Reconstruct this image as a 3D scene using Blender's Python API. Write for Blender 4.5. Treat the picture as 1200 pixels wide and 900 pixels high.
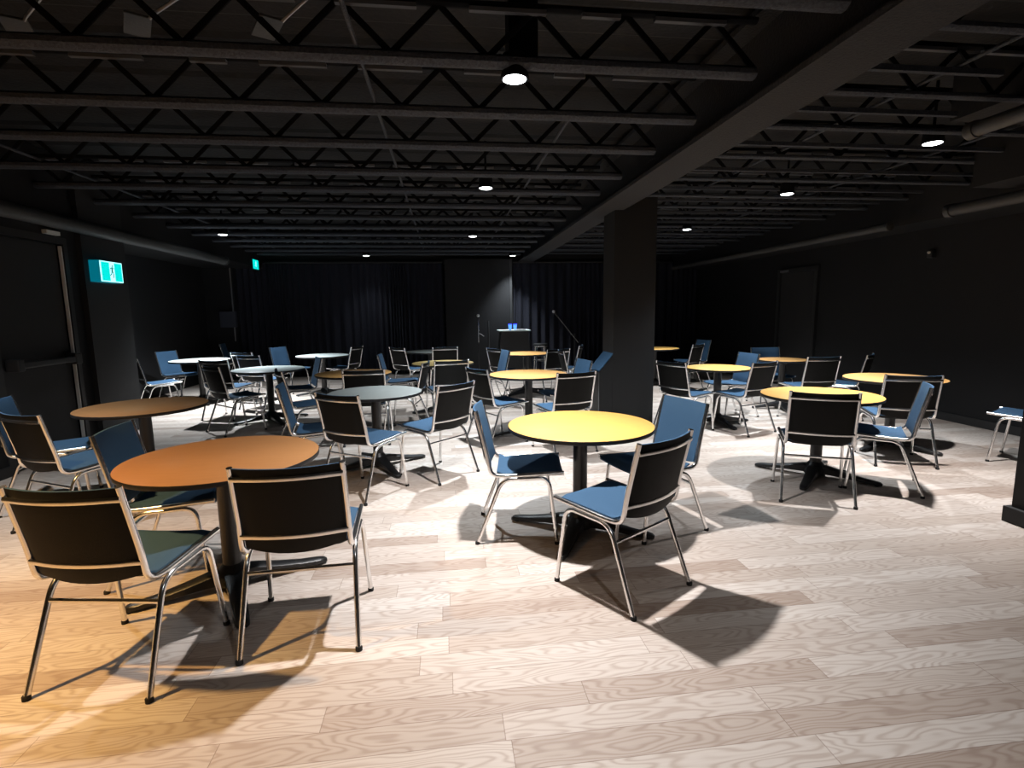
import bpy, bmesh, math, random
from mathutils import Vector, Matrix
R = math.radians
PI = math.pi
random.seed(7)
for o in list(bpy.data.objects):
    bpy.data.objects.remove(o)
SC = bpy.context.scene
COL = SC.collection

# ------------------------------------------------------------ camera
EYE = 1.4954
YAW, PITCH, ROLL = 0.12455, 0.13736, -0.013466
cam_d = bpy.data.cameras.new('camera')
cam_d.sensor_width = 36.0
cam_d.lens = 615.4 / 1200 * 36
cam_d.clip_start = 0.05
cam = bpy.data.objects.new('camera', cam_d)
COL.objects.link(cam)
fw = Vector((0, math.cos(PITCH), -math.sin(PITCH)))
rt = Vector((1, 0, 0))
up = Vector((0, math.sin(PITCH), math.cos(PITCH)))
rt2 = math.cos(ROLL) * rt + math.sin(ROLL) * up
up2 = -math.sin(ROLL) * rt + math.cos(ROLL) * up
m = Matrix((rt2, up2, -fw)).transposed().to_4x4()
cam.matrix_world = Matrix.Translation((0, 0, EYE)) @ Matrix.Rotation(-YAW, 4, 'Z') @ m
SC.camera = cam

# ------------------------------------------------------------ world, exposure
w = bpy.data.worlds.new('world')
SC.world = w
w.use_nodes = True
w.node_tree.nodes['Background'].inputs[0].default_value = (0.60, 0.68, 0.85, 1)
w.node_tree.nodes['Background'].inputs[1].default_value = 0.012
SC.view_settings.view_transform = 'Standard'
SC.view_settings.look = 'None'
SC.view_settings.gamma = 1
SC.view_settings.use_curve_mapping = False
SC.view_settings.exposure = 0.35

# ceiling lamps: x, y, watts, colour; z is LAMP_Z
LAMP_Z = 2.79
COOL = (0.86, 0.94, 1.0)
NEUT = (1.0, 0.975, 0.97)
WARM = (1.0, 0.58, 0.20)
LAMPS = [
    (0.43, 3.13, 440, NEUT, 112, 'nearest downlight, hanging in front of the first joist'),
    (3.93, 3.98, 360, NEUT, 112, 'large bright downlight near the right side of the ceiling'),
    (3.94, 5.82, 440, COOL, 112, 'downlight right of the main beam, second one back on that side'),
    (3.98, 8.44, 420, COOL, 112, 'small downlight just right of the pillar'),
    (0.47, 5.76, 520, COOL, 112, 'middle downlight straight behind the nearest one'),
    (0.52, 9.33, 500, COOL, 112, 'third downlight back in the central row'),
    (-3.52, 9.26, 800, COOL, 112, 'downlight at the far left above the white tables'),
    (-1.72, 12.48, 40, COOL, 90, 'small far downlight in front of the left curtain'),
    (1.62, 12.49, 280, COOL, 84, 'small far downlight above the lectern'),
    (-2.60, 2.00, 400, WARM, 120, 'warm downlight above the near left chairs'),
    (-3.40, 3.98, 160, COOL, 110, 'cool downlight above the chairs by the left door'),
    (0.90, -0.10, 110, NEUT, 130, 'unseen fill downlight added behind the camera'),  # added out of view as soft fill for the near shadows
]

# ------------------------------------------------------------ materials
def mat(name, col, rough=0.6, metal=0.0, emit=None, estr=0.0, bump=0.0, bscale=60.0, spec=0.5, vary=0.0, coat=0.0):
    mm = bpy.data.materials.new(name)
    mm.use_nodes = True
    nt = mm.node_tree
    b = nt.nodes['Principled BSDF']
    b.inputs['Base Color'].default_value = (*col, 1)
    b.inputs['Roughness'].default_value = rough
    b.inputs['Metallic'].default_value = metal
    b.inputs['Specular IOR Level'].default_value = spec
    if coat:
        b.inputs['Coat Weight'].default_value = coat
        b.inputs['Coat Roughness'].default_value = 0.2
    if emit:
        b.inputs['Emission Color'].default_value = (*emit, 1)
        b.inputs['Emission Strength'].default_value = estr
    if bump or vary:
        tc = nt.nodes.new('ShaderNodeTexCoord')
        nz = nt.nodes.new('ShaderNodeTexNoise')
        nz.inputs['Scale'].default_value = bscale
        nz.inputs['Detail'].default_value = 5
        nt.links.new(tc.outputs['Object'], nz.inputs['Vector'])
        if bump:
            bp = nt.nodes.new('ShaderNodeBump')
            bp.inputs['Strength'].default_value = bump
            bp.inputs['Distance'].default_value = 0.01
            nt.links.new(nz.outputs['Fac'], bp.inputs['Height'])
            nt.links.new(bp.outputs['Normal'], b.inputs['Normal'])
        if vary:
            mx = nt.nodes.new('ShaderNodeMix')
            mx.data_type = 'RGBA'
            mx.inputs['A'].default_value = (*[c * (1 - vary) for c in col], 1)
            mx.inputs['B'].default_value = (*[min(1, c * (1 + vary)) for c in col], 1)
            nt.links.new(nz.outputs['Fac'], mx.inputs['Factor'])
            nt.links.new(mx.outputs['Result'], b.inputs['Base Color'])
    return mm

M = {}
M['wall'] = mat('black_wall', (0.0036, 0.0036, 0.0048), 0.75, bump=0.15, bscale=90, vary=0.15)
M['column_paint'] = mat('charcoal_column_paint', (0.015, 0.015, 0.016), 0.7, bump=0.1, bscale=90)
M['ceiling'] = mat('black_ceiling', (0.0036, 0.0042, 0.0056), 0.9, bump=0.6, bscale=30, vary=0.3)
M['strip'] = mat('lit_chord_steel', (0.075, 0.080, 0.09), 0.7)  # pale colour stands in for light on the top chord undersides
M['web'] = mat('black_web_steel', (0.0075, 0.0080, 0.0095), 0.9, spec=0.1)
M['steel'] = mat('sprayed_black_steel', (0.048, 0.054, 0.066), 0.9, bump=1.0, bscale=70, vary=0.6, spec=0.2)
M['duct'] = mat('dark_grey_duct', (0.040, 0.041, 0.042), 0.6, bump=0.2, bscale=50, vary=0.2)
M['column_dark'] = mat('black_column_paint', (0.0038, 0.0038, 0.0043), 0.7, bump=0.1, bscale=90)
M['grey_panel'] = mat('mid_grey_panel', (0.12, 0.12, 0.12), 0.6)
M['beam'] = mat('black_beam_steel', (0.014, 0.0155, 0.019), 0.9, bump=0.8, bscale=60, vary=0.4)
M['curtain'] = mat('navy_black_curtain', (0.008, 0.009, 0.018), 0.9, bump=0.3, bscale=300)
M['chrome'] = mat('chrome', (0.84, 0.84, 0.84), 0.22, 1.0, bump=0.05, bscale=25)
M['vinyl'] = mat('black_vinyl', (0.0045, 0.0045, 0.0042), 0.62, bump=0.25, bscale=260, spec=0.2)
M['fabric'] = mat('blue_fabric', (0.042, 0.096, 0.172), 0.85, bump=0.35, bscale=420, vary=0.12, spec=0.25)
M['rubber'] = mat('black_rubber', (0.01, 0.01, 0.01), 0.8)
M['castiron'] = mat('black_table_base', (0.012, 0.012, 0.013), 0.38, bump=0.15, bscale=80)
M['edge'] = mat('black_edge_band', (0.015, 0.013, 0.012), 0.5)
M['plastic'] = mat('black_plastic', (0.02, 0.02, 0.021), 0.5)
M['lamp_glass'] = mat('lamp_glass', (1, 1, 1), 0.4, emit=(0.93, 0.97, 1.0), estr=9.0)
M['white'] = mat('white_plastic', (0.7, 0.7, 0.68), 0.5)
M['grey'] = mat('grey_metal', (0.3, 0.3, 0.31), 0.45, 0.6)
M['exit_green'] = mat('exit_green', (0.0, 0.4, 0.35), 0.4, emit=(0.0, 0.62, 0.56), estr=1.05)
M['exit_white'] = mat('exit_white', (0.8, 0.9, 0.9), 0.4, emit=(0.42, 0.95, 0.95), estr=1.1)
M['exit_side'] = mat('exit_side', (0.0, 0.05, 0.07), 0.4, emit=(0.0, 0.12, 0.17), estr=0.9)
M['exit_man'] = mat('exit_man', (0.0, 0.1, 0.1), 0.5, emit=(0.0, 0.14, 0.15), estr=0.6)
M['paper'] = mat('paper', (0.75, 0.85, 0.85), 0.6)
M['foam'] = mat('microphone_mesh', (0.55, 0.56, 0.58), 0.4, 0.8, bump=0.5, bscale=500)
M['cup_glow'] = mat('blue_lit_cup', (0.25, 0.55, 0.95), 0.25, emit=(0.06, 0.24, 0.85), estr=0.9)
M['lid_glow'] = mat('lid_glow', (0.0, 0.0, 0.6), 0.3, emit=(0.01, 0.02, 0.9), estr=1.3)  # lids glow blue by emission
M['panel'] = mat('slate_panel', (0.035, 0.04, 0.06), 0.5)

def laminate(name, c1, c2, rough=0.42):
    mm = bpy.data.materials.new(name)
    mm.use_nodes = True
    nt = mm.node_tree
    b = nt.nodes['Principled BSDF']
    b.inputs['Roughness'].default_value = rough
    b.inputs['Specular IOR Level'].default_value = 0.4
    tc = nt.nodes.new('ShaderNodeTexCoord')
    mp = nt.nodes.new('ShaderNodeMapping')
    mp.inputs['Scale'].default_value = (1.5, 14, 1)
    mp.inputs['Rotation'].default_value = (0, 0, 0.35)
    nz = nt.nodes.new('ShaderNodeTexNoise')
    nz.inputs['Scale'].default_value = 4
    nz.inputs['Detail'].default_value = 6
    cr = nt.nodes.new('ShaderNodeMix')
    cr.data_type = 'RGBA'
    cr.inputs['A'].default_value = (*c1, 1)
    cr.inputs['B'].default_value = (*c2, 1)
    nt.links.new(tc.outputs['Object'], mp.inputs['Vector'])
    nt.links.new(mp.outputs['Vector'], nz.inputs['Vector'])
    nt.links.new(nz.outputs['Fac'], cr.inputs['Factor'])
    nt.links.new(cr.outputs['Result'], b.inputs['Base Color'])
    return mm
M['maple'] = laminate('maple_laminate', (0.78, 0.42, 0.10), (0.88, 0.52, 0.15))
M['honey'] = laminate('honey_laminate', (0.66, 0.34, 0.11), (0.76, 0.42, 0.15))
M['cherry'] = laminate('cherry_laminate', (0.34, 0.165, 0.065), (0.44, 0.22, 0.09), 0.35)
M['darkl'] = laminate('dark_grey_laminate', (0.06, 0.065, 0.06), (0.08, 0.085, 0.08), 0.5)
M['olive'] = laminate('olive_yellow_laminate', (0.42, 0.30, 0.10), (0.50, 0.36, 0.13))
M['pale'] = laminate('pale_grey_laminate', (0.72, 0.80, 0.78), (0.76, 0.84, 0.82), 0.4)
M['greyl'] = laminate('slate_grey_laminate', (0.25, 0.265, 0.255), (0.30, 0.315, 0.30), 0.4)

def floor_material():
    mm = bpy.data.materials.new('pale_ash_planks')
    mm.use_nodes = True
    nt = mm.node_tree
    L = nt.links.new
    b = nt.nodes['Principled BSDF']
    def math_(op, a, bb=None, c=None):
        n = nt.nodes.new('ShaderNodeMath')
        n.operation = op
        for i, v in enumerate((a, bb, c)):
            if v is None:
                continue
            if isinstance(v, (int, float)):
                n.inputs[i].default_value = v
            else:
                L(v, n.inputs[i])
        return n.outputs[0]
    tc = nt.nodes.new('ShaderNodeTexCoord')
    sp = nt.nodes.new('ShaderNodeSeparateXYZ')
    L(tc.outputs['Object'], sp.inputs[0])
    x, y = sp.outputs[0], sp.outputs[1]
    PW, PL = 0.127, 1.0
    yr = math_('DIVIDE', y, PW)
    row = math_('FLOOR', yr)
    wn = nt.nodes.new('ShaderNodeTexWhiteNoise')
    wn.noise_dimensions = '1D'
    L(row, wn.inputs['W'])
    xo = math_('ADD', math_('DIVIDE', x, PL), math_('MULTIPLY', wn.outputs['Value'], 7.3))
    cell = math_('FLOOR', xo)
    wid = nt.nodes.new('ShaderNodeTexWhiteNoise')
    wid.noise_dimensions = '2D'
    cb = nt.nodes.new('ShaderNodeCombineXYZ')
    L(row, cb.inputs[0]); L(cell, cb.inputs[1])
    L(cb.outputs[0], wid.inputs['Vector'])
    rnd = wid.outputs['Value']
    # gaps
    fy = math_('FRACT', yr)
    fx = math_('FRACT', xo)
    ey = math_('MINIMUM', fy, math_('SUBTRACT', 1.0, fy))
    ex = math_('MULTIPLY', math_('MINIMUM', fx, math_('SUBTRACT', 1.0, fx)), PL / PW)
    e = math_('MINIMUM', ey, ex)
    gap = nt.nodes.new('ShaderNodeMapRange')
    gap.inputs['From Min'].default_value = 0.0
    gap.inputs['From Max'].default_value = 0.018
    L(e, gap.inputs['Value'])
    # grain: contour lines of a stretched noise make cathedral figures
    gv = nt.nodes.new('ShaderNodeCombineXYZ')
    L(math_('ADD', math_('MULTIPLY', x, 1.5), math_('MULTIPLY', rnd, 37.0)), gv.inputs[0])
    L(math_('ADD', math_('MULTIPLY', y, 7.5), math_('MULTIPLY', rnd, 91.0)), gv.inputs[1])
    n1 = nt.nodes.new('ShaderNodeTexNoise')
    n1.inputs['Scale'].default_value = 1.0
    n1.inputs['Detail'].default_value = 2.0
    n1.inputs['Roughness'].default_value = 0.45
    L(gv.outputs[0], n1.inputs['Vector'])
    ring = math_('SINE', math_('MULTIPLY', n1.outputs['Fac'], 118.0))
    ring = math_('POWER', math_('ADD', math_('MULTIPLY', ring, 0.5), 0.5), 2.2)
    gv2 = nt.nodes.new('ShaderNodeCombineXYZ')
    L(math_('ADD', math_('MULTIPLY', x, 5.0), math_('MULTIPLY', rnd, 11.0)), gv2.inputs[0])
    L(math_('MULTIPLY', y, 170.0), gv2.inputs[1])
    n2 = nt.nodes.new('ShaderNodeTexNoise')
    n2.inputs['Scale'].default_value = 1.0
    n2.inputs['Detail'].default_value = 3.0
    L(gv2.outputs[0], n2.inputs['Vector'])
    n3 = nt.nodes.new('ShaderNodeTexNoise')
    n3.inputs['Scale'].default_value = 2.2
    L(tc.outputs['Object'], n3.inputs['Vector'])
    # plank base colour
    ramp = nt.nodes.new('ShaderNodeValToRGB')
    el = ramp.color_ramp.elements
    el[0].position = 0.0; el[0].color = (0.47, 0.385, 0.33, 1)
    el[1].position = 1.0; el[1].color = (0.735, 0.685, 0.64, 1)
    for p_, c_ in ((0.12, (0.545, 0.465, 0.41)), (0.35, (0.605, 0.535, 0.48)), (0.7, (0.665, 0.60, 0.55))):
        k = el.new(p_); k.color = (*c_, 1)
    L(rnd, ramp.inputs[0])
    def mult(colsock, fac, dark):
        mx = nt.nodes.new('ShaderNodeMix')
        mx.data_type = 'RGBA'; mx.blend_type = 'MULTIPLY'
        L(fac, mx.inputs['Factor'])
        L(colsock, mx.inputs['A'])
        mx.inputs['B'].default_value = (*dark, 1)
        return mx.outputs['Result']
    c = mult(ramp.outputs[0], math_('MULTIPLY', ring, 0.62), (0.68, 0.60, 0.555))
    c = mult(c, math_('MULTIPLY', n2.outputs['Fac'], 0.55), (0.78, 0.72, 0.68))
    c = mult(c, math_('MULTIPLY', math_('SUBTRACT', 1.0, gap.outputs[0]), 0.75), (0.35, 0.27, 0.22))
    c = mult(c, math_('MULTIPLY', n3.outputs['Fac'], 0.35), (0.80, 0.76, 0.72))
    L(c, b.inputs['Base Color'])
    b.inputs['Roughness'].default_value = 0.5
    rr = math_('ADD', 0.42, math_('MULTIPLY', n3.outputs['Fac'], 0.16))
    L(rr, b.inputs['Roughness'])
    b.inputs['Specular IOR Level'].default_value = 0.35
    bp = nt.nodes.new('ShaderNodeBump')
    bp.inputs['Strength'].default_value = 0.12
    bp.inputs['Distance'].default_value = 0.004
    L(math_('ADD', gap.outputs[0], math_('MULTIPLY', n2.outputs['Fac'], 0.3)), bp.inputs['Height'])
    L(bp.outputs['Normal'], b.inputs['Normal'])
    return mm
M['floor'] = floor_material()

# ------------------------------------------------------------ mesh helpers
def link(name, bm, mats, parent=None, smooth=False, loc=None):
    me = bpy.data.meshes.new(name)
    bmesh.ops.recalc_face_normals(bm, faces=bm.faces)
    bm.to_mesh(me)
    bm.free()
    if not isinstance(mats, (list, tuple)):
        mats = [mats]
    for k in mats:
        me.materials.append(k)
    if smooth:
        for p_ in me.polygons:
            p_.use_smooth = True
        try:
            me.set_sharp_from_angle(angle=R(40))
        except Exception:
            pass
    o = bpy.data.objects.new(name, me)
    COL.objects.link(o)
    if parent:
        o.parent = parent
    if loc:
        o.location = loc
    return o

def thing(name, label, cat, loc=(0, 0, 0), rz=0.0, group=None):
    o = bpy.data.objects.new(name, None)
    o.empty_display_size = 0.1
    COL.objects.link(o)
    o.location = loc
    o.rotation_euler = (0, 0, rz)
    tag(o, label, cat, group)
    return o

def tag(o, label=None, cat=None, group=None, kind=None):
    if label: o['label'] = label
    if cat: o['category'] = cat
    if group: o['group'] = group
    if kind: o['kind'] = kind
    return o

def box(bm, x0, x1, y0, y1, z0, z1, mi=0, bev=0.0):
    vs = [bm.verts.new((x, y, z)) for x in (x0, x1) for y in (y0, y1) for z in (z0, z1)]
    fs = []
    for q in ((0, 1, 3, 2), (4, 6, 7, 5), (0, 4, 5, 1), (2, 3, 7, 6), (0, 2, 6, 4), (1, 5, 7, 3)):
        f = bm.faces.new([vs[i] for i in q])
        f.material_index = mi
        fs.append(f)
    if bev:
        es = list({e for f in fs for e in f.edges})
        bmesh.ops.bevel(bm, geom=es, offset=bev, segments=2, affect='EDGES', profile=0.6)
    return bm

def boxbm(*a, **k):
    return box(bmesh.new(), *a, **k)

def prism(bm, pts, z0, z1, mi=0, axis='z'):
    def P(a, b, c):
        return {'z': (a, b, c), 'y': (a, c, b), 'x': (c, a, b)}[axis]
    lo = [bm.verts.new(P(a, b, z0)) for a, b in pts]
    hi = [bm.verts.new(P(a, b, z1)) for a, b in pts]
    n = len(pts)
    for f in ([lo[i] for i in range(n)][::-1], hi):
        k = bm.faces.new(f); k.material_index = mi
    for i in range(n):
        k = bm.faces.new((lo[i], lo[(i + 1) % n], hi[(i + 1) % n], hi[i])); k.material_index = mi
    return bm

def lathe(bm, prof, n=32, mi=0, c=(0, 0)):
    rings = []
    for r, z in prof:
        if r < 1e-6:
            rings.append([bm.verts.new((c[0], c[1], z))])
        else:
            rings.append([bm.verts.new((c[0] + r * math.cos(2 * PI * i / n), c[1] + r * math.sin(2 * PI * i / n), z)) for i in range(n)])
    for a, b in zip(rings[:-1], rings[1:]):
        for i in range(n):
            j = (i + 1) % n
            if len(a) == 1 and len(b) == 1: continue
            if len(a) == 1: f = bm.faces.new((a[0], b[j], b[i]))
            elif len(b) == 1: f = bm.faces.new((a[i], a[j], b[0]))
            else: f = bm.faces.new((a[i], a[j], b[j], b[i]))
            f.material_index = mi
    return bm

def rounded(pts, rad, seg=5):
    """round the inner corners of a polyline"""
    P = [Vector(p_) for p_ in pts]
    out = [P[0]]
    for i in range(1, len(P) - 1):
        a, b, c = P[i - 1], P[i], P[i + 1]
        r = rad[i - 1] if isinstance(rad, (list, tuple)) else rad
        u = (a - b); v = (c - b)
        d = min(r, u.length * 0.49, v.length * 0.49)
        s, t = b + u.normalized() * d, b + v.normalized() * d
        for k in range(seg + 1):
            f = k / seg
            out.append(s * (1 - f) ** 2 + b * 2 * f * (1 - f) + t * f * f)
    out.append(P[-1])
    return out

def tube(bm, pts, ra, rb=None, n=8, side=None, mi=0, taper=None):
    """sweep an ellipse; ra across 'side', rb in the other direction"""
    rb = rb or ra
    P = [Vector(p_) for p_ in pts]
    rings = []
    ref = Vector(side) if side else None
    prev = None
    for i, p_ in enumerate(P):
        t = (P[min(i + 1, len(P) - 1)] - P[max(i - 1, 0)]).normalized()
        if ref is not None:
            s = (ref - t * ref.dot(t)).normalized()
        else:
            s = prev - t * prev.dot(t) if prev is not None else t.orthogonal()
            s.normalize()
            prev = s
        q = t.cross(s)
        k = 1.0 if taper is None else taper[i]
        rings.append([bm.verts.new(p_ + s * (ra * k * math.cos(2 * PI * j / n + PI / n)) + q * (rb * k * math.sin(2 * PI * j / n + PI / n))) for j in range(n)])
    for a, b in zip(rings[:-1], rings[1:]):
        for j in range(n):
            f = bm.faces.new((a[j], a[(j + 1) % n], b[(j + 1) % n], b[j])); f.material_index = mi
    bm.faces.new(rings[0][::-1]).material_index = mi
    bm.faces.new(rings[-1]).material_index = mi
    return bm

def copy_tree(o, parent=None):
    c = o.copy()
    COL.objects.link(c)
    c.parent = parent
    for ch in list(KIDS.get(o.name, [])):
        copy_tree(ch, c)
    return c
KIDS = {}
def freeze(root):
    """remember the children of a prototype before it is copied"""
    KIDS[root.name] = [ch for ch in bpy.data.objects if ch.parent == root]
    for ch in KIDS[root.name]:
        freeze(ch)

# ------------------------------------------------------------ the room
Zc = 2.82      # underside of the joists
Zd = 3.25      # roof deck
XL, XR, YB, YF = -5.4, 6.5, 13.2, -1.6
XN = -4.15     # near part of the left wall

def struct(name, bm, m_, parent=None, smooth=False):
    o = link(name, bm, m_, parent, smooth)
    if not parent:
        o['kind'] = 'structure'
    return o
struct('floor', boxbm(XL - .1, XR + .1, YF - .1, YB + .1, -0.05, 0), M['floor'])
# corrugated metal deck
bm = bmesh.new()
box(bm, XL - .1, XR + .1, YF - .1, YB + .1, Zd + .05, Zd + .12)
struct('ceiling', bm, M['ceiling'])
bm = bmesh.new()
prof = []
yy = YF
while yy < YB:
    prof += [(yy, Zd + .03), (yy + .05, Zd + .01), (yy + .35, Zd + .01), (yy + .40, Zd + .03)]
    yy += 0.6
prof = [(a, min(b, Zd + .049)) for a, b in prof]
lo = [bm.verts.new((XL, a, b)) for a, b in prof]
hi = [bm.verts.new((XR, a, b)) for a, b in prof]
for i in range(len(prof) - 1):
    bm.faces.new((lo[i], lo[i + 1], hi[i + 1], hi[i]))
o = struct('trim_1', bm, M['ceiling'])
struct('wall_back', boxbm(XL - .1, XR + .1, YB, YB + .1, 0, Zd), M['wall'])
struct('wall_right', boxbm(XR, XR + .1, YF - .1, YB, 0, Zd), M['wall'])
struct('wall_front', boxbm(XL - .1, XR + .1, YF - .1, YF, 0, Zd), M['wall'])
# left wall: near part with a door opening, then a step back into the recess
bm = bmesh.new()
box(bm, XN - .12, XN, YF, 5.46, 0, Zd)
box(bm, XN - .12, XN, 5.46, 6.5, 2.30, Zd)
box(bm, XN - .12, XN, 6.5, 6.72, 0, Zd)
struct('wall_left', bm, M['wall'])
struct('wall_left_column', boxbm(XL, XN + .06, 6.72, 7.55, 0, Zd), M['column_paint'])
struct('wall_left_recess', boxbm(XL - .1, XL, 7.55, YB, 0, Zd), M['wall'])
bm = bmesh.new()
box(bm, XN, XN + .018, YF, 5.40, 0, 0.10)
struct('baseboard_left', bm, M['plastic'])
struct('baseboard_right', boxbm(XR - .018, XR, YF, YB, 0, 0.10), M['plastic'])
# left door with panic bar and pale edge strip
d = tag(bpy.data.objects.new('door_1', None), kind='structure')
COL.objects.link(d)
link('door_leaf', boxbm(XN - .08, XN - .035, 5.48, 6.46, 0.01, 2.28), M['column_paint'], d)
bm = bmesh.new()
box(bm, XN - .10, XN + .012, 5.40, 5.48, 0, 2.36)
box(bm, XN - .10, XN + .012, 6.50, 6.56, 0, 2.36)
box(bm, XN - .10, XN + .012, 5.48, 6.50, 2.29, 2.36)
link('door_frame', bm, M['plastic'], d)
link('edge_strip', boxbm(XN - .03, XN + .004, 6.474, 6.487, 0.01, 2.27, bev=0.002), M['white'], d)
bm = bmesh.new()
box(bm, XN - .03, XN + .09, 6.36, 6.46, 0.98, 1.10, bev=0.01)
box(bm, XN - .03, XN + .09, 5.56, 5.64, 0.98, 1.10, bev=0.01)
box(bm, XN + .03, XN + .085, 5.60, 6.40, 1.005, 1.07, bev=0.012)
link('panic_bar', bm, M['plastic'], d)
bm = boxbm(XN, XN + .05, 6.22, 6.42, 2.37, 2.41, bev=0.004)
tag(link('door_contact', bm, M['white']), 'small pale sensor box above the left door', 'sensor')
# right wall door, almost flush and black
d = tag(bpy.data.objects.new('door_2', None), kind='structure')
COL.objects.link(d)
link('door_leaf', boxbm(XR - .03, XR - .005, 8.66, 9.58, 0.11, 2.14), M['column_paint'], d)
bm = bmesh.new()
box(bm, XR - .05, XR, 8.56, 8.64, 0.0, 2.22)
box(bm, XR - .05, XR, 9.60, 9.68, 0.0, 2.22)
box(bm, XR - .05, XR, 8.64, 9.60, 2.15, 2.22)
link('door_frame', bm, M['plastic'], d)
link('door_closer', boxbm(XR - .09, XR - .03, 9.35, 9.55, 2.16, 2.20, bev=0.004), M['grey'], d)
# back wall: flat panel between the curtains
struct('wall_back_panel', boxbm(0.03, 1.58, 12.85, YB, 0, 2.75), M['wall'])
struct('trim_2', boxbm(1.58, 1.64, 12.83, YB, 0, 2.75), M['column_paint'])  # paler strip painting the panel's lit right edge
# soffits
struct('trim_3', boxbm(XL, -4.15, 7.55, YB, 2.56, Zd), M['wall'])
struct('trim_4', boxbm(5.85, XR, 4.6, YB, 2.52, Zd), M['wall'])
struct('trim_6', boxbm(3.80, 5.0, YF, 3.72, 2.86, Zd), M['ceiling'])
struct('trim_5', boxbm(5.0, XR, YF, 4.6, 2.60, Zd), M['wall'])

# pillar, with a narrow sloping-topped cabinet against its left side
struct('column_1', boxbm(2.09, 2.63, 6.40, 6.84, 0, Zd), M['column_dark'])
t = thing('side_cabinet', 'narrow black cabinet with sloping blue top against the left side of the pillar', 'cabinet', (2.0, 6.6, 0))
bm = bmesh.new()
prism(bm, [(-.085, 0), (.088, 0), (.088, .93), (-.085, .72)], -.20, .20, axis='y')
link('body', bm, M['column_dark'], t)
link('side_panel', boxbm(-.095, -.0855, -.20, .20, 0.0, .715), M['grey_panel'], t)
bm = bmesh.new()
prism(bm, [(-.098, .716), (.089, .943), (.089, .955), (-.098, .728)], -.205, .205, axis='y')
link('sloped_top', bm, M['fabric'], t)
# foreground pillar at right with plinth
bm = bmesh.new()
box(bm, 3.86, 4.60, 2.35, 3.03, 0.11, Zd)
box(bm, 3.825, 4.65, 2.30, 3.06, 0.0, 0.11, bev=0.006)
struct('column_2', bm, M['column_paint'])

# ------------------------------------------------------------ ceiling steel
# main beam over the pillar
bm = bmesh.new()
box(bm, 1.85, 2.20, YF, YB, 2.70, 2.735)
box(bm, 1.98, 2.04, YF, YB, 2.735, 3.18)
box(bm, 1.85, 2.20, YF, YB, 3.18, 3.22)
tag(link('steel_beam', bm, M['beam']), 'wide black steel beam running over the pillar to the back', 'beam')

def joist_proto(x0, x1, name, label, group, chord):
    t = thing(name, label, 'joist', (0, 0, 0), 0, group)
    bm = bmesh.new()
    zb, zt = Zc, 3.12
    ch = chord
    tube(bm, [(x0, 0, zb + ch), (x1, 0, zb + ch)], ch * 1.25, ch, n=8, side=(0, 1, 0))
    link('bottom_chord', bm, M['steel'], t, True)
    x = x0 + 0.15
    k = 0
    while x < x1 - .4:
        L_ = .42 if k % 4 else .22
        link('lit_chord_strip', boxbm(x, x + L_, -.035, -.005, zt - .024, zt - .002), M['strip'], t)  # pale dashes painted as the lit underside of the top chord
        x += L_ + (0.20 if k % 3 else 0.28)
        k += 1
    bm = bmesh.new()
    tube(bm, [(x0, 0, zt + .02), (x1, 0, zt + .02)], .028, .02, n=8, side=(0, 1, 0))
    link('top_chord', bm, M['web'], t, True)
    bm = bmesh.new()
    step = 0.26
    n = int((x1 - x0) / step)
    pts = [(x0 + (x1 - x0) * i / n, 0, zb + ch * 1.6 if i % 2 else zt + .01) for i in range(n + 1)]
    for a, b in zip(pts[:-1], pts[1:]):
        tube(bm, [a, b], .019, .010, n=6, side=(1, 0, 0))
    link('web', bm, M['web'], t, True)
    return t
ys = [-.8, 0.0, .75, 1.55, 2.38, 3.09, 3.84, 4.58, 5.45, 6.22, 7.07, 7.97, 8.85, 9.65, 10.45, 11.25, 12.05, 12.75]
ys_r = [0.7, 1.45, 2.2, 2.97, 3.6, 4.35, 5.15, 5.95, 6.6, 7.4, 8.2, 9.0, 9.8, 10.6, 11.4, 12.2]
pl = joist_proto(-4.15, 1.84, 'roof_joist', 'long black open-web joist left of the main beam', 'joists left of the main beam', .036)
freeze(pl)
for i, yv in enumerate(ys):
    if yv > YB - .3: continue
    o = pl if i == 0 else copy_tree(pl)
    o.location = (0, yv, 0)
prr = joist_proto(2.21, 5.85, 'roof_joist', 'black open-web joist right of the main beam', 'joists right of the main beam', .022)
freeze(prr)
for i, yv in enumerate(ys_r):
    o = prr if i == 0 else copy_tree(prr)
    o.location = (0, yv + .27, 0)
    bm = bmesh.new()
    xe = 3.35 if yv < 3.2 else 3.72 if yv < 3.8 else 5.8
    box(bm, 2.34, xe, -.016, .016, -.016, .016)
    o = link('strut_rail', bm, M['steel'], None, False, (0, yv, Zc + .047))
    tag(o, 'thin straight rail fixed under the joists right of the main beam', 'rail', 'rails under the right-hand joists')
# bridging bars crossing the joists
for k, (x, y0, y1) in enumerate(((-3.55, .6, 12.6), (-0.42, -.5, 12.6), (0.95, 4.0, 12.6), (3.05, 1.0, 12.6), (4.55, 2.0, 12.6))):
    bm = bmesh.new()
    tube(bm, [(x, y0, Zc + .075), (x, y1, Zc + .075)], .012, .012, n=6)
    tag(link('bridging_bar', bm, M['steel'], None, True), 'thin black bar crossing the ceiling joists lengthwise', 'bar', 'bars crossing the joists')
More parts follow.
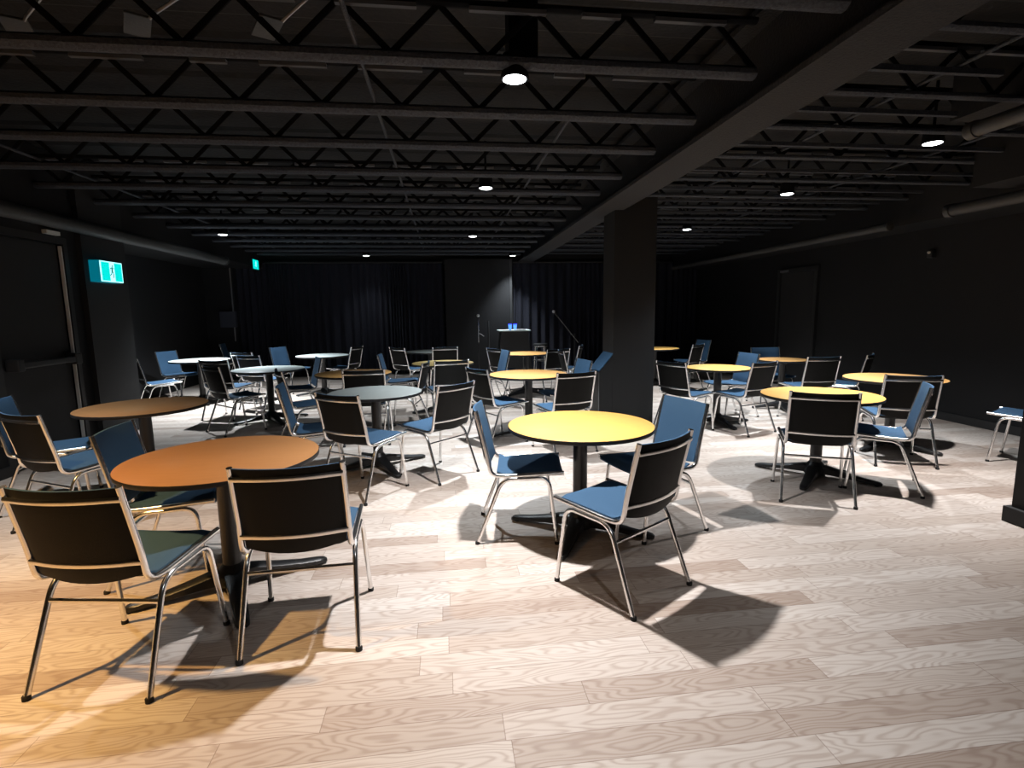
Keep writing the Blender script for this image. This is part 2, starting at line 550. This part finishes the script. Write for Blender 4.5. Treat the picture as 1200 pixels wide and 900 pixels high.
# hangers and clips between the near joists
for k, (x, y, z, l, a) in enumerate(((-2.35, 2.1, 2.98, .34, .5), (-1.75, 2.05, 3.0, .30, .5), (-1.55, 3.2, 3.0, .36, .5), (-2.15, 3.25, 2.98, .30, .4), (-0.9, 3.2, 3.02, .3, .5), (-2.9, 3.3, 3.0, .3, .6))):
    t = thing('deck_hanger', 'small folded metal hanger tucked between the near joists', 'bracket', (x, y, z), a, 'hangers between the near joists')
    link('plate', boxbm(-.06, .06, -.12, .12, 0, .012, bev=.003), M['duct'], t)
    bm = bmesh.new()
    tube(bm, [(0.05, -.12, .0), (.06, -.12 - .02, .01), (l * .6, -.25, .12)], .008, .008, n=6)
    link('rod', bm, M['grey'], t, True)

def pipe(pts, r, label, name='ceiling_pipe', mat_='duct', flange=True):
    t = thing(name, label, 'pipe', pts[0])
    o0 = Vector(pts[0])
    bm = bmesh.new()
    loc = [Vector(p_) - o0 for p_ in pts]
    tube(bm, loc, r, r, n=16)
    link('pipe_run', bm, M[mat_], t, True)
    d_ = (loc[-1] - loc[0]).normalized()
    for a, s in ((loc[0], 1), (loc[-1], -1)):
        bm = bmesh.new()
        tube(bm, [a + d_ * s * .0 - d_ * s * .01, a + d_ * s * .05], r * 1.18, r * 1.18, n=16)
        link('collar', bm, M[mat_], t, True)
    return t
pipe([(-4.02, 3.6, 2.50), (-4.04, 10.6, 2.50)], .075, 'long dark round duct running under the ceiling along the left wall')
pipe([(5.62, 6.2, 2.50), (5.62, 12.6, 2.50)], .05, 'long pipe shape standing in for the lit right soffit edge, farthest back')  # pipe built in place of the soffit's lit lower edge
pipe([(5.40, 3.2, 2.50), (5.40, 5.20, 2.50)], .06, 'short pipe shape standing in for the lit soffit edge above the lone chair')  # nearer stretch of the same lit soffit edge, built as a pipe
pipe([(3.62, 1.8, 2.68), (3.62, 3.38, 2.68)], .05, 'grey pipe end beside the large right downlight')
bm = boxbm(-.085, .085, -.085, .085, 0, Zd - 2.93, bev=.008)
tag(link('junction_box', bm, M['web'], None, False, (0.49, 3.26, 2.93)), 'tall black box fixed above the nearest downlight', 'box')

# ------------------------------------------------------------ ceiling downlights
def downlight():
    t = thing('downlight', 'x', 'ceiling light', (0, 0, LAMP_Z), 0, 'round downlights')
    bm = bmesh.new()
    lathe(bm, [(.052, 0.0), (.078, -.006), (.082, 0.0), (.074, .03), (.07, .12), (0.0, .125)], 28)
    link('housing', bm, M['web'], t, True)
    bm = bmesh.new()
    lathe(bm, [(0, -.016), (.03, -.015), (.052, -.010), (.066, -.004), (.066, .0), (0, .0)], 28)
    link('lens', bm, M['lamp_glass'], t, True)
    bm = bmesh.new()
    tube(bm, [(0, 0, .12), (0, 0, Zd + .05 - LAMP_Z)], .012, .012, n=8)
    link('stem', bm, M['web'], t, True)
    return t
dl = downlight()
freeze(dl)
for i, (x, y, wt, c_, cone, lab) in enumerate(LAMPS):
    o = dl if i == 0 else copy_tree(dl)
    o.location = (x, y, LAMP_Z)
    o['label'] = lab
    ld = bpy.data.lights.new('downlight_bulb', 'SPOT')
    ld.energy = wt
    ld.color = c_
    ld.spot_size = R(cone)
    ld.spot_blend = 1.0
    ld.shadow_soft_size = 0.045
    lo_ = bpy.data.objects.new('bulb', ld)
    COL.objects.link(lo_)
    lo_.parent = o
    lo_.location = (0, 0, -0.03)

# ------------------------------------------------------------ chair
LEAN = 0.235
def back_y(z):
    return -0.197 - (z - 0.455) * LEAN
def make_chair():
    t = thing('stacking_chair', 'x', 'chair')
    # back pad: blue fabric in front, black vinyl behind
    bm = bmesh.new()
    NX, NZ = 12, 8
    hw = 0.213
    def surf(u, v, off):
        x = -hw + 2 * hw * u
        k = 1 - (x / hw) ** 2
        zlow = 0.484 - 0.030 * k
        zhi = 0.868 - 0.004 * k
        z = zlow + (zhi - zlow) * v
        # round the cross-section towards the edges
        e = min(1.0, min(u, 1 - u) / 0.06, min(v, 1 - v) / 0.06)
        th = off * (0.35 + 0.65 * math.sqrt(max(0.0, 1 - (1 - e) ** 2)))
        y = back_y(z) - 0.034 * k + th
        return (x, y, z)
    F = [[bm.verts.new(surf(i / NX, j / NZ, 0.019)) for j in range(NZ + 1)] for i in range(NX + 1)]
    B = [[bm.verts.new(surf(i / NX, j / NZ, -0.015)) for j in range(NZ + 1)] for i in range(NX + 1)]
    for i in range(NX):
        for j in range(NZ):
            bm.faces.new((F[i][j], F[i + 1][j], F[i + 1][j + 1], F[i][j + 1])).material_index = 0
            bm.faces.new((B[i][j], B[i][j + 1], B[i + 1][j + 1], B[i + 1][j])).material_index = 1
    for i in range(NX):
        bm.faces.new((F[i][0], B[i][0], B[i + 1][0], F[i + 1][0])).material_index = 0
        bm.faces.new((F[i][NZ], F[i + 1][NZ], B[i + 1][NZ], B[i][NZ])).material_index = 0
    for j in range(NZ):
        bm.faces.new((F[0][j], F[0][j + 1], B[0][j + 1], B[0][j])).material_index = 0
        bm.faces.new((F[NX][j], B[NX][j], B[NX][j + 1], F[NX][j + 1])).material_index = 0
    bk = link('backrest', bm, [M['fabric'], M['vinyl']], t, True)
    # two chrome straps across the rear of the pad, following its curve
    for zc_ in (0.823, 0.545):
        bm = bmesh.new()
        pts = []
        for i in range(NX + 1):
            x = -0.226 + 0.452 * i / NX
            k = max(0.0, 1 - (x / hw) ** 2)
            pts.append((x, back_y(zc_) - 0.034 * k - 0.0165, zc_))
        tube(bm, pts, 0.0035, 0.0115, n=8, side=(0, 1, 0))
        link('back_strap', bm, M['chrome'], t, True)
    # seat pad
    bm = bmesh.new()
    def seat(u, v, top):
        x = -0.212 + 0.424 * u
        y = -0.170 + 0.430 * v
        k = 1 - (x / 0.212) ** 2
        dip = -0.020 * k * (0.35 + 0.65 * math.sin(PI * min(1, v * 1.02)))
        z = 0.452 + 0.022 * v + dip
        if v < 0.12:
            z += 0.02 * (1 - v / 0.12) ** 2
        if v > 0.84:
            z -= 0.022 * ((v - 0.84) / 0.16) ** 2
        e = min(1.0, min(u, 1 - u) / 0.06, min(v, 1 - v) / 0.06)
        e = math.sqrt(max(0.0, 1 - (1 - e) ** 2))
        return (x, y, z + (0.018 * (.3 + .7 * e) if top else -0.016 * (.3 + .7 * e)))
    NX2, NY = 10, 12
    F = [[bm.verts.new(seat(i / NX2, j / NY, True)) for j in range(NY + 1)] for i in range(NX2 + 1)]
    B = [[bm.verts.new(seat(i / NX2, j / NY, False)) for j in range(NY + 1)] for i in range(NX2 + 1)]
    for i in range(NX2):
        for j in range(NY):
            bm.faces.new((F[i][j], F[i + 1][j], F[i + 1][j + 1], F[i][j + 1])).material_index = 0
            bm.faces.new((B[i][j], B[i][j + 1], B[i + 1][j + 1], B[i + 1][j])).material_index = 1
    for i in range(NX2):
        bm.faces.new((F[i][0], B[i][0], B[i + 1][0], F[i + 1][0])).material_index = 0
        bm.faces.new((F[i][NY], F[i + 1][NY], B[i + 1][NY], B[i][NY])).material_index = 0
    for j in range(NY):
        bm.faces.new((F[0][j], F[0][j + 1], B[0][j + 1], B[0][j])).material_index = 0
        bm.faces.new((F[NX2][j], B[NX2][j], B[NX2][j + 1], F[NX2][j + 1])).material_index = 0
    link('seat', bm, [M['fabric'], M['vinyl']], t, True)
    for s in (-1, 1):
        # side rail: up the back, bend, along the seat edge
        bm = bmesh.new()
        P = rounded([(s * .224, back_y(.872), .872), (s * .226, back_y(.60), .60), (s * .228, -.207, .452), (s * .228, -.10, .448), (s * .224, .262, .466)], [.05, .075, .03], 6)
        tube(bm, P, .0125, .0135, n=10, side=(1, 0, 0))
        link('side_rail', bm, M['chrome'], t, True)
        # legs: an inverted U split at its middle into rear and front leg
        for pts in ([(s * .232, .02, .432), (s * .234, -.135, .430), (s * .250, -.300, .006)],
                    [(s * .232, .02, .432), (s * .234, .165, .440), (s * .256, .215, .006)]):
            bm = bmesh.new()
            tube(bm, rounded(pts, .085, 7), .0122, .0122, n=10)
            lg = link('leg', bm, M['chrome'], t, True)
            bm = bmesh.new()
            fx, fy = pts[-1][0], pts[-1][1]
            lathe(bm, [(0, 0), (.0155, 0), (.0155, .016), (.0125, .020), (0, .020)], 12, c=(fx, fy))
            link('foot_cap', bm, M['rubber'], lg, True)
    bm = bmesh.new()
    tube(bm, [(-.238, -.170, .345), (.238, -.170, .345)], .008, .010, n=8, side=(0, 1, 0))
    link('stretcher', bm, M['chrome'], t, True)
    bm = bmesh.new()
    tube(bm, [(-.233, .10, .428), (.233, .10, .428)], .008, .008, n=8)
    link('stretcher', bm, M['chrome'], t, True)
    return t

CH = [
 # x, y, heading, label, group
 (-1.39, 2.37, -.164, 'nearest chair at lower left, its black back lit gold, front left of the cherry table'),
 (-0.69, 2.53, .045, 'chair with black back to us at the front right of the nearest cherry table'),
 (-1.60, 3.22, -1.463, 'chair tucked behind the left edge of the nearest cherry table, its side to us'),
 (0.91, 2.67, .581, 'nearest chair at the bright yellow centre table, seen from behind with blue seat corner'),
 (0.50, 3.45, -1.713, 'chair in profile left of the bright yellow centre table, blue back lit'),
 (1.37, 3.38, 1.829, 'chair right of the bright yellow centre table, dark blue back facing us'),
 (-0.70, 4.46, -.596, 'chair at the front left of the slate grey table, blue seat and black back'),
 (-0.12, 4.85, .777, 'chair at the front right of the slate grey table, back angled to us'),
 (-1.19, 4.93, -1.384, 'chair left of the slate grey table seen edge-on as a slanted black line'),
 (2.91, 3.78, -.479, 'large chair with black back to us in front of the nearest table on the right'),
 (3.59, 3.90, .895, 'chair in profile with bright blue back, right of the nearest right-hand table'),
 (-2.68, 4.06, -.502, 'chair at the left edge of the picture with bright blue seat and black back'),
 (-3.18, 4.59, -1.253, 'blue-topped chair cut by the left picture edge, beside the left cherry table'),
 (-4.49, 8.83, -.904, 'leftmost chair by the left wall, side view, in front of the far left white table'),
 (-4.72, 10.05, -1.892, 'dark blue backed chair facing us behind the far left white table'),
 (-3.18, 8.13, -.28, 'chair with wide black back between the two white tables, blue seat'),
 (-2.71, 7.14, -.767, 'foremost chair left of the bright white table, narrow black back and lit blue seat'),
 (-3.29, 9.60, -.461, 'second chair behind the bright white table, only its frame top showing'),
 (-2.94, 8.90, -.46, 'chair directly behind the bright white table, black back towards us'),
 (-4.66, 12.5, -1.45, 'farthest left chair near the corner conduit, thin blue lit edge'),
 (-2.98, 10.6, -2.0, 'chair left of the far pale table, dark front facing right'),
 (-2.10, 7.76, 1.964, 'chair right of the bright white table facing left, navy back towards us'),
 (-1.62, 6.33, -1.139, 'chair with bright blue lit seat between the bright white and small orange tables'),
 (-1.97, 10.5, 1.231, 'chair right of the far pale table against the curtain'),
 (-0.93, 6.28, .034, 'chair with wide black back right behind the slate grey table'),
 (-0.71, 8.21, -1.581, 'chair in profile between the orange table and the olive table, black seat'),
 (-0.67, 10.01, -.842, 'chair seen from behind against the curtain, left of the farthest dark table'),
 (-0.55, 6.84, 1.42, 'narrow-looking chair turned sideways right of the slate grey table rear edge'),
 (-0.04, 9.97, .10, 'chair with pale frame behind the olive table, facing the farthest dark table'),
 (0.0, 7.18, .25, 'chair with navy-black back in front of the olive table'),
 (0.59, 5.99, -1.074, 'chair left of the orange table that stands before the lectern, black back angled'),
 (1.24, 5.51, .299, 'chair with wide black back between the yellow and orange centre tables'),
 (1.08, 9.16, -1.062, 'small far chair left of the smallest orange table, frame back to us'),
 (0.68, 8.46, 1.75, 'chair turned left with slim lit blue back, left of the smallest orange table'),
 (1.74, 8.80, .40, 'far chair with black back in front right of the smallest orange table'),
 (2.12, 8.22, -1.596, 'sideways chair behind the orange centre table, narrow dark back'),
 (2.17, 9.46, 1.187, 'far chair seen edge-on left of the pillar, chrome tube slanting'),
 (1.48, 6.53, 1.743, 'chair just left of the pillar with teal blue back facing us'),
 (2.96, 6.16, -1.139, 'chair right of the pillar with black back, left of the yellow table behind it'),
 (2.53, 7.35, .823, 'chair mostly hidden behind the pillar, only chrome tubes showing'),
 (4.34, 9.20, .66, 'small far chair at the table right behind the pillar, black back'),
 (4.95, 10.12, 1.744, 'farthest right chair with light blue back by the curtain'),
 (3.95, 6.90, 1.651, 'chair with lit blue back right of the yellow table behind the pillar, facing left'),
 (3.60, 5.98, .387, 'chair with black back in front right of the yellow table behind the pillar'),
 (5.04, 7.56, 2.99, 'chair facing us behind the small orange table by the right wall, dark navy back'),
 (4.80, 6.43, -.015, 'chair with square black back in front of the small orange table by the right wall'),
 (5.42, 6.55, .702, 'chair seen edge-on between the two far right tables, slim black back'),
 (4.34, 4.53, -.377, 'chair with wide black back and blue top edge at the rightmost table'),
 (5.48, 4.24, .502, 'lone chair at the right edge half hidden by the foreground pillar'),
]
chair = make_chair()
freeze(chair)
for i, (x, y, a, lab) in enumerate(CH):
    o = chair if i == 0 else copy_tree(chair)
    o.location = (x, y, 0)
    o.rotation_euler = (0, 0, a)
    o['label'] = lab
    o['group'] = 'stacking chairs around the tables'

# ------------------------------------------------------------ tables
def make_table(x, y, D, m_, rot, label, name='cafe_table'):
    t = thing(name, label, 'table', (x, y, 0), 0, 'round pedestal tables')
    r = D / 2
    bm = bmesh.new()
    lathe(bm, [(0, .7405), (r - .004, .7405), (r - .002, .739), (r - .002, .735), (0, .735)], 72)
    link('tabletop', bm, m_, t, True)
    bm = bmesh.new()
    lathe(bm, [(0, .712), (r - .012, .712), (r - .001, .715), (r, .718), (r, .736), (r - .0015, .7385), (r - .004, .738), (0, .737)], 72)
    link('edge_band', bm, M['edge'], t, True)
    bm = bmesh.new()
    lathe(bm, [(0, .10), (.048, .10), (.048, .66), (.056, .675), (.11, .70), (.13, .712), (0, .712)], 28)
    link('column', bm, M['castiron'], t, True)
    bm = bmesh.new()
    lathe(bm, [(0, .03), (.088, .03), (.092, .05), (.086, .095), (.060, .125), (.05, .14), (0, .14)], 28)
    link('hub', bm, M['castiron'], t, True)
    for k in range(4):
        a = R(rot) + k * PI / 2
        bm = bmesh.new()
        st = [(.04, .050, .112, .040), (.12, .047, .100, .040), (.24, .040, .072, .032), (.36, .034, .050, .020), (.45, .031, .040, .012), (.485, .026, .034, .010), (.50, .014, .026, .010)]
        rings = []
        for (d_, hw, zt, zb) in st:
            d_ = d_ * min(1.0, D / .88)
            sec = [(-hw, zb), (hw, zb), (hw, zt - .008), (hw * .7, zt), (-hw * .7, zt), (-hw, zt - .008)]
            rings.append([bm.verts.new((d_ * math.cos(a) - q * math.sin(a), d_ * math.sin(a) + q * math.cos(a), z)) for q, z in sec])
        for A, B in zip(rings[:-1], rings[1:]):
            for j in range(6):
                bm.faces.new((A[j], A[(j + 1) % 6], B[(j + 1) % 6], B[j]))
        bm.faces.new(rings[0][::-1]); bm.faces.new(rings[-1])
        arm = link('base_arm', bm, M['castiron'], t, True)
        bm = bmesh.new()
        lathe(bm, [(0, 0), (.016, 0), (.016, .012), (0, .014)], 12, c=(.46 * min(1.0, D / .88) * math.cos(a), .46 * min(1.0, D / .88) * math.sin(a)))
        link('glide', bm, M['rubber'], arm, True)
    return t
TB = [
 (-1.21, 2.93, .975, 'cherry', 25, 'big round cherry-brown table nearest to us at lower left'),
 (-2.57, 4.77, .965, 'cherry', 15, 'round cherry-brown table near the left door'),
 (-4.21, 9.63, .93, 'pale', 30, 'far left round white-topped table by the left wall'),
 (-2.48, 7.72, .955, 'pale', 33, 'bright white round table ringed by chairs at left'),
 (-2.26, 10.04, .935, 'pale', 10, 'far pale grey round table before the left curtain'),
 (-0.69, 5.16, .89, 'greyl', 28, 'slate grey round table left of centre'),
 (-1.18, 6.89, .95, 'honey', 10, 'dull orange round table just behind the slate grey one'),
 (-0.05, 7.98, .93, 'olive', 20, 'olive-yellow round table at centre left between two black backs'),
 (0.99, 6.28, .95, 'honey', 15, 'orange round table in the centre, before the lectern'),
 (1.44, 9.43, .90, 'honey', 40, 'smallest far orange round table in front of the lectern'),
 (0.88, 3.37, .97, 'maple', -28, 'bright yellow round table in the middle foreground'),
 (3.51, 6.41, .81, 'maple', 2, 'yellow round table behind and right of the pillar'),
 (4.94, 7.18, .70, 'honey', 75, 'small orange round table by the right wall, near the flush door'),
 (3.24, 4.17, .95, 'maple', -47, 'nearest round table on the right, yellow-orange top'),
 (4.72, 4.99, .93, 'honey', 20, 'rightmost round orange table, close to the right wall'),
 (-0.30, 10.48, .95, 'darkl', 45, 'farthest dark grey round table against the back curtain'),
 (4.10, 9.95, .93, 'maple', 30, 'far yellow round table partly hidden by the pillar'),
]
for x, y, D, mk, rot, lab in TB:
    make_table(x, y, D, M[mk], rot, lab)

# ------------------------------------------------------------ curtains
def curtain(x0, x1, y, z1, label, seed):
    rnd = random.Random(seed)
    t = thing('stage_curtain', label, 'curtain', ((x0 + x1) / 2, y, 0))
    cx = (x0 + x1) / 2
    xs, ph = [], 0
    n = int((x1 - x0) / .022)
    pts = []
    for i in range(n + 1):
        x = x0 + (x1 - x0) * i / n
        ph += .022 * 2 * PI / (.16 + .07 * math.sin(x * 2.3 + seed) + .03 * math.sin(x * 7.1))
        pts.append((x, ph))
    bm = bmesh.new()
    rows = []
    for z, amp in ((.03, .055), (.9, .05), (1.8, .04), (z1 - .15, .028), (z1, .022)):
        rows.append([(bm.verts.new((x - cx, -amp * math.sin(p_) - .012 * math.sin(x * 5 + z), z)),
                      bm.verts.new((x - cx, -amp * math.sin(p_) - .012 * math.sin(x * 5 + z) + .006, z))) for x, p_ in pts])
    for A, B in zip(rows[:-1], rows[1:]):
        for i in range(n):
            for s in (0, 1):
                bm.faces.new((A[i][s], A[i + 1][s], B[i + 1][s], B[i][s]))
    for rr_ in (rows[0], rows[-1]):
        for i in range(n):
            bm.faces.new((rr_[i][0], rr_[i + 1][0], rr_[i + 1][1], rr_[i][1]))
    link('drape', bm, M['curtain'], t, True)
    bm = bmesh.new()
    tube(bm, [(x0 - cx, .0, z1 + .03), (x1 - cx, .0, z1 + .03)], .018, .018, n=10)
    link('curtain_rail', bm, M['plastic'], t, True)
curtain(-4.95, -0.02, 13.05, 2.66, 'long navy-black pleated curtain on the left half of the back wall', 1)
curtain(1.70, 6.44, 13.05, 2.66, 'long navy-black pleated curtain behind the pillar and lectern', 2)

# ------------------------------------------------------------ signs and small wall things
def running_man(bm, cy, cz, s, x, face):
    """figure in the y-z plane, thin"""
    def poly(pts):
        prism(bm, [(cy + a * s * face, cz + b * s) for a, b in pts], x, x + .002, axis='x')
    n = 10
    poly([(.10 + .11 * math.cos(2 * PI * k / n), .74 + .11 * math.sin(2 * PI * k / n)) for k in range(n)])
    poly([(-.10, .58), (.14, .60), (.10, .05), (-.16, .08)])
    poly([(.10, .56), (.42, .34), (.50, .48), (.46, .52), (.41, .44), (.14, .62)])
    poly([(-.08, .58), (-.40, .46), (-.44, .18), (-.36, .17), (-.32, .40), (-.06, .48)])
    poly([(-.16, .10), (.02, .06), (-.14, -.30), (-.52, -.50), (-.56, -.40), (-.24, -.22)])
    poly([(-.04, .08), (.12, .08), (.30, -.24), (.22, -.74), (.12, -.72), (.18, -.26)])
# near exit sign: lit face looks into the room
t = thing('exit_sign', 'glowing green running-man exit sign high beside the left door', 'exit sign', (XN + .06, 7.02, 2.03))
link('housing', boxbm(0.0, .115, -.215, .215, -.125, .125, bev=.004), M['exit_side'], t)
link('lit_face', boxbm(.1155, .122, -.21, .21, -.12, .12), M['exit_white'], t)
bm = bmesh.new()
box(bm, .1225, .124, -.195, -.045, -.108, .108)
box(bm, .1225, .124, .055, .195, -.108, .108)
link('green_field', bm, M['exit_green'], t)
bm = bmesh.new()
running_man(bm, 0.005, 0.0, .095, .1225, 1)
link('running_figure', bm, M['exit_man'], t)
t = thing('exit_sign', 'small far green exit sign under the ceiling in the back left corner', 'exit sign', (-4.12, 12.50, 2.60))
link('housing', boxbm(-.031, .0, -.18, .18, -.11, .11), M['plastic'], t)
link('lit_face', boxbm(.0005, .006, -.17, .17, -.10, .10), M['exit_green'], t)
bm = bmesh.new()
running_man(bm, 0.0, 0.0, .085, .0065, 1)
link('running_figure', bm, M['exit_white'], t)
bm = bmesh.new()
tube(bm, [(0, 0, .9), (0, 0, 2.56)], .014, .014, n=8)
tag(link('conduit', bm, M['grey'], None, True, (-4.80, 12.84, 0)), 'thin vertical grey conduit in the back left corner', 'conduit')
tag(link('wall_panel', boxbm(-.17, .17, -.05, .06, 0, .36, bev=.006), M['panel'], None, False, (-4.90, 12.80, 1.22)), 'small slate blue panel on the back left corner', 'panel')
struct('wall_back_corner', boxbm(XL, -4.75, 12.86, YB, 0, 2.56), M['wall'])
t = thing('motion_sensor', 'small white motion sensor high on the right wall', 'sensor', (XR, 6.42, 2.18))
link('housing', boxbm(-.06, 0, -.04, .04, -.05, .05, bev=.01), M['plastic'], t)
bm = bmesh.new()
lathe(bm, [(0, .0), (.02, .01), (.02, .03), (0, .04)], 12, c=(-.07, 0))
link('lens', bm, M['white'], t, True)

# ------------------------------------------------------------ lectern corner
t = thing('lectern', 'black lectern before the back wall with pale lit top', 'lectern', (1.555, 12.0, 0))
bm = bmesh.new()
prism(bm, [(-.40, 0.03), (.40, .03), (.31, 1.05), (-.31, 1.05)], -.2, .2, axis='y')
link('body', bm, M['plastic'], t)
link('base', boxbm(-.44, .44, -.25, .25, 0, .04, bev=.006), M['plastic'], t)
link('top', boxbm(-.36, .36, -.26, .26, 1.052, 1.078, bev=.004), M['paper'], t)
for k, (x, y) in enumerate(((-.09, -.08), (.03, -.05))):
    t2 = thing('drinking_cup', ('left' if k == 0 else 'right') + ' one of two blue-lit clear cups on the lectern', 'cup', (1.555 + x, 12 + y, 1.079), 0, 'cups on the lectern')
    bm = bmesh.new()
    lathe(bm, [(0, 0), (.030, 0), (.043, .12), (.040, .12), (.028, .006), (0, .006)], 20)
    link('cup_wall', bm, M['cup_glow'], t2, True)
    bm = bmesh.new()
    lathe(bm, [(.034, .121), (.046, .121), (.046, .132), (.020, .140), (0, .140)], 20)
    link('lid', bm, M['lid_glow'], t2, True)
bm = bmesh.new()
prism(bm, [(-.10, -.08), (.10, -.10), (.12, .08), (-.08, .10)], 0, .012)
o = tag(link('paper_sheet', bm, M['white'], None, False, (1.62, 11.9, 1.079)), 'loose white papers on the lectern top', 'paper')
o.location = (1.68, 11.87, 1.079)
o.rotation_euler = (R(0), 0, .3)

def mic_stand(x, y, h, boom, label):
    t = thing('microphone_stand', label, 'microphone stand', (x, y, 0))
    bm = bmesh.new()
    lathe(bm, [(0, 0), (.13, 0), (.13, .012), (.04, .03), (.014, .05), (0, .05)], 28)
    link('base', bm, M['plastic'], t, True)
    bm = bmesh.new()
    tube(bm, [(0, 0, .04), (0, 0, .8)], .011, .011, n=10)
    link('pole', bm, M['plastic'], t, True)
    if boom:
        bm = bmesh.new(); tube(bm, [(0, 0, .8), (0, 0, .95)], .008, .008, n=8); link('upper_pole', bm, M['plastic'], t, True)
        bm = bmesh.new(); tube(bm, [(.10, 0, .75), (boom[0], 0, boom[1])], .010, .008, n=8); link('boom', bm, M['grey'], t, True)
        bm = bmesh.new(); lathe(bm, [(0, .90), (.024, .905), (.024, .96), (0, .965)], 12); link('clutch', bm, M['plastic'], t, True)
        e = Vector((boom[0], 0, boom[1])); d_ = (e - Vector((.10, 0, .75))).normalized()
        bm = bmesh.new(); tube(bm, [e - d_ * .02, e + d_ * .12], .014, .018, n=10); m_ = link('microphone', bm, M['plastic'], t, True)
        bm = bmesh.new(); bmesh.ops.create_uvsphere(bm, u_segments=14, v_segments=8, radius=.036, matrix=Matrix.Translation(e + d_ * .14)); link('microphone_head', bm, M['foam'], m_, True)
    else:
        bm = bmesh.new(); tube(bm, [(0, 0, .8), (0, 0, h - .1)], .012, .012, n=10); link('upper_pole', bm, M['chrome'], t, True)
        bm = bmesh.new(); tube(bm, [(0, 0, h - .4), (.06, -.01, h - .42), (.12, -.02, h - .47)], .007, .007, n=8); link('clip', bm, M['grey'], t, True)
        bm = bmesh.new(); tube(bm, [(0, 0, h - .12), (0, 0, h - .02)], .013, .018, n=10); m_ = link('microphone', bm, M['plastic'], t, True)
        bm = bmesh.new(); bmesh.ops.create_uvsphere(bm, u_segments=14, v_segments=8, radius=.034, matrix=Matrix.Translation((0, 0, h))); link('microphone_head', bm, M['foam'], m_, True)
mic_stand(0.75, 12.0, 1.41, None, 'straight chrome microphone stand left of the lectern')
mic_stand(2.98, 12.0, 1.44, (-.40, 1.37), 'microphone stand with slanting boom right of the lectern')
t = thing('pole_stand', 'thin dark upright pole stand close beside the lectern', 'pole', (1.02, 12.50, 0))
bm = bmesh.new(); lathe(bm, [(0, 0), (.15, 0), (.15, .012), (.03, .02), (0, .02)], 24); link('base', bm, M['plastic'], t, True)
bm = bmesh.new(); tube(bm, [(0, 0, .018), (0, 0, 1.28)], .018, .018, n=10); link('pole', bm, M['duct'], t, True)
# bar stool behind
t = thing('bar_stool', 'round-seated chrome bar stool right behind the lectern', 'stool', (2.15, 11.85, 0))
bm = bmesh.new(); lathe(bm, [(0, .70), (.15, .70), (.17, .715), (.17, .745), (.15, .76), (0, .765)], 28); link('seat', bm, M['vinyl'], t, True)
bm = bmesh.new(); lathe(bm, [(.155, .695), (.174, .70), (.174, .718), (.155, .715), (.155, .695)], 28); link('seat_ring', bm, M['chrome'], t, True)
for k in range(4):
    a = PI / 4 + k * PI / 2
    bm = bmesh.new()
    tube(bm, rounded([(.05 * math.cos(a), .05 * math.sin(a), .69), (.14 * math.cos(a), .14 * math.sin(a), .69), (.20 * math.cos(a), .20 * math.sin(a), .0)], .03), .011, n=8)
    link('leg', bm, M['chrome'], t, True)
bm = bmesh.new()
tube(bm, [(.173 * math.cos(a), .173 * math.sin(a), .38) for a in [2 * PI * k / 24 for k in range(25)]], .008, n=6, side=(0, 0, 1))
link('foot_ring', bm, M['chrome'], t, True)
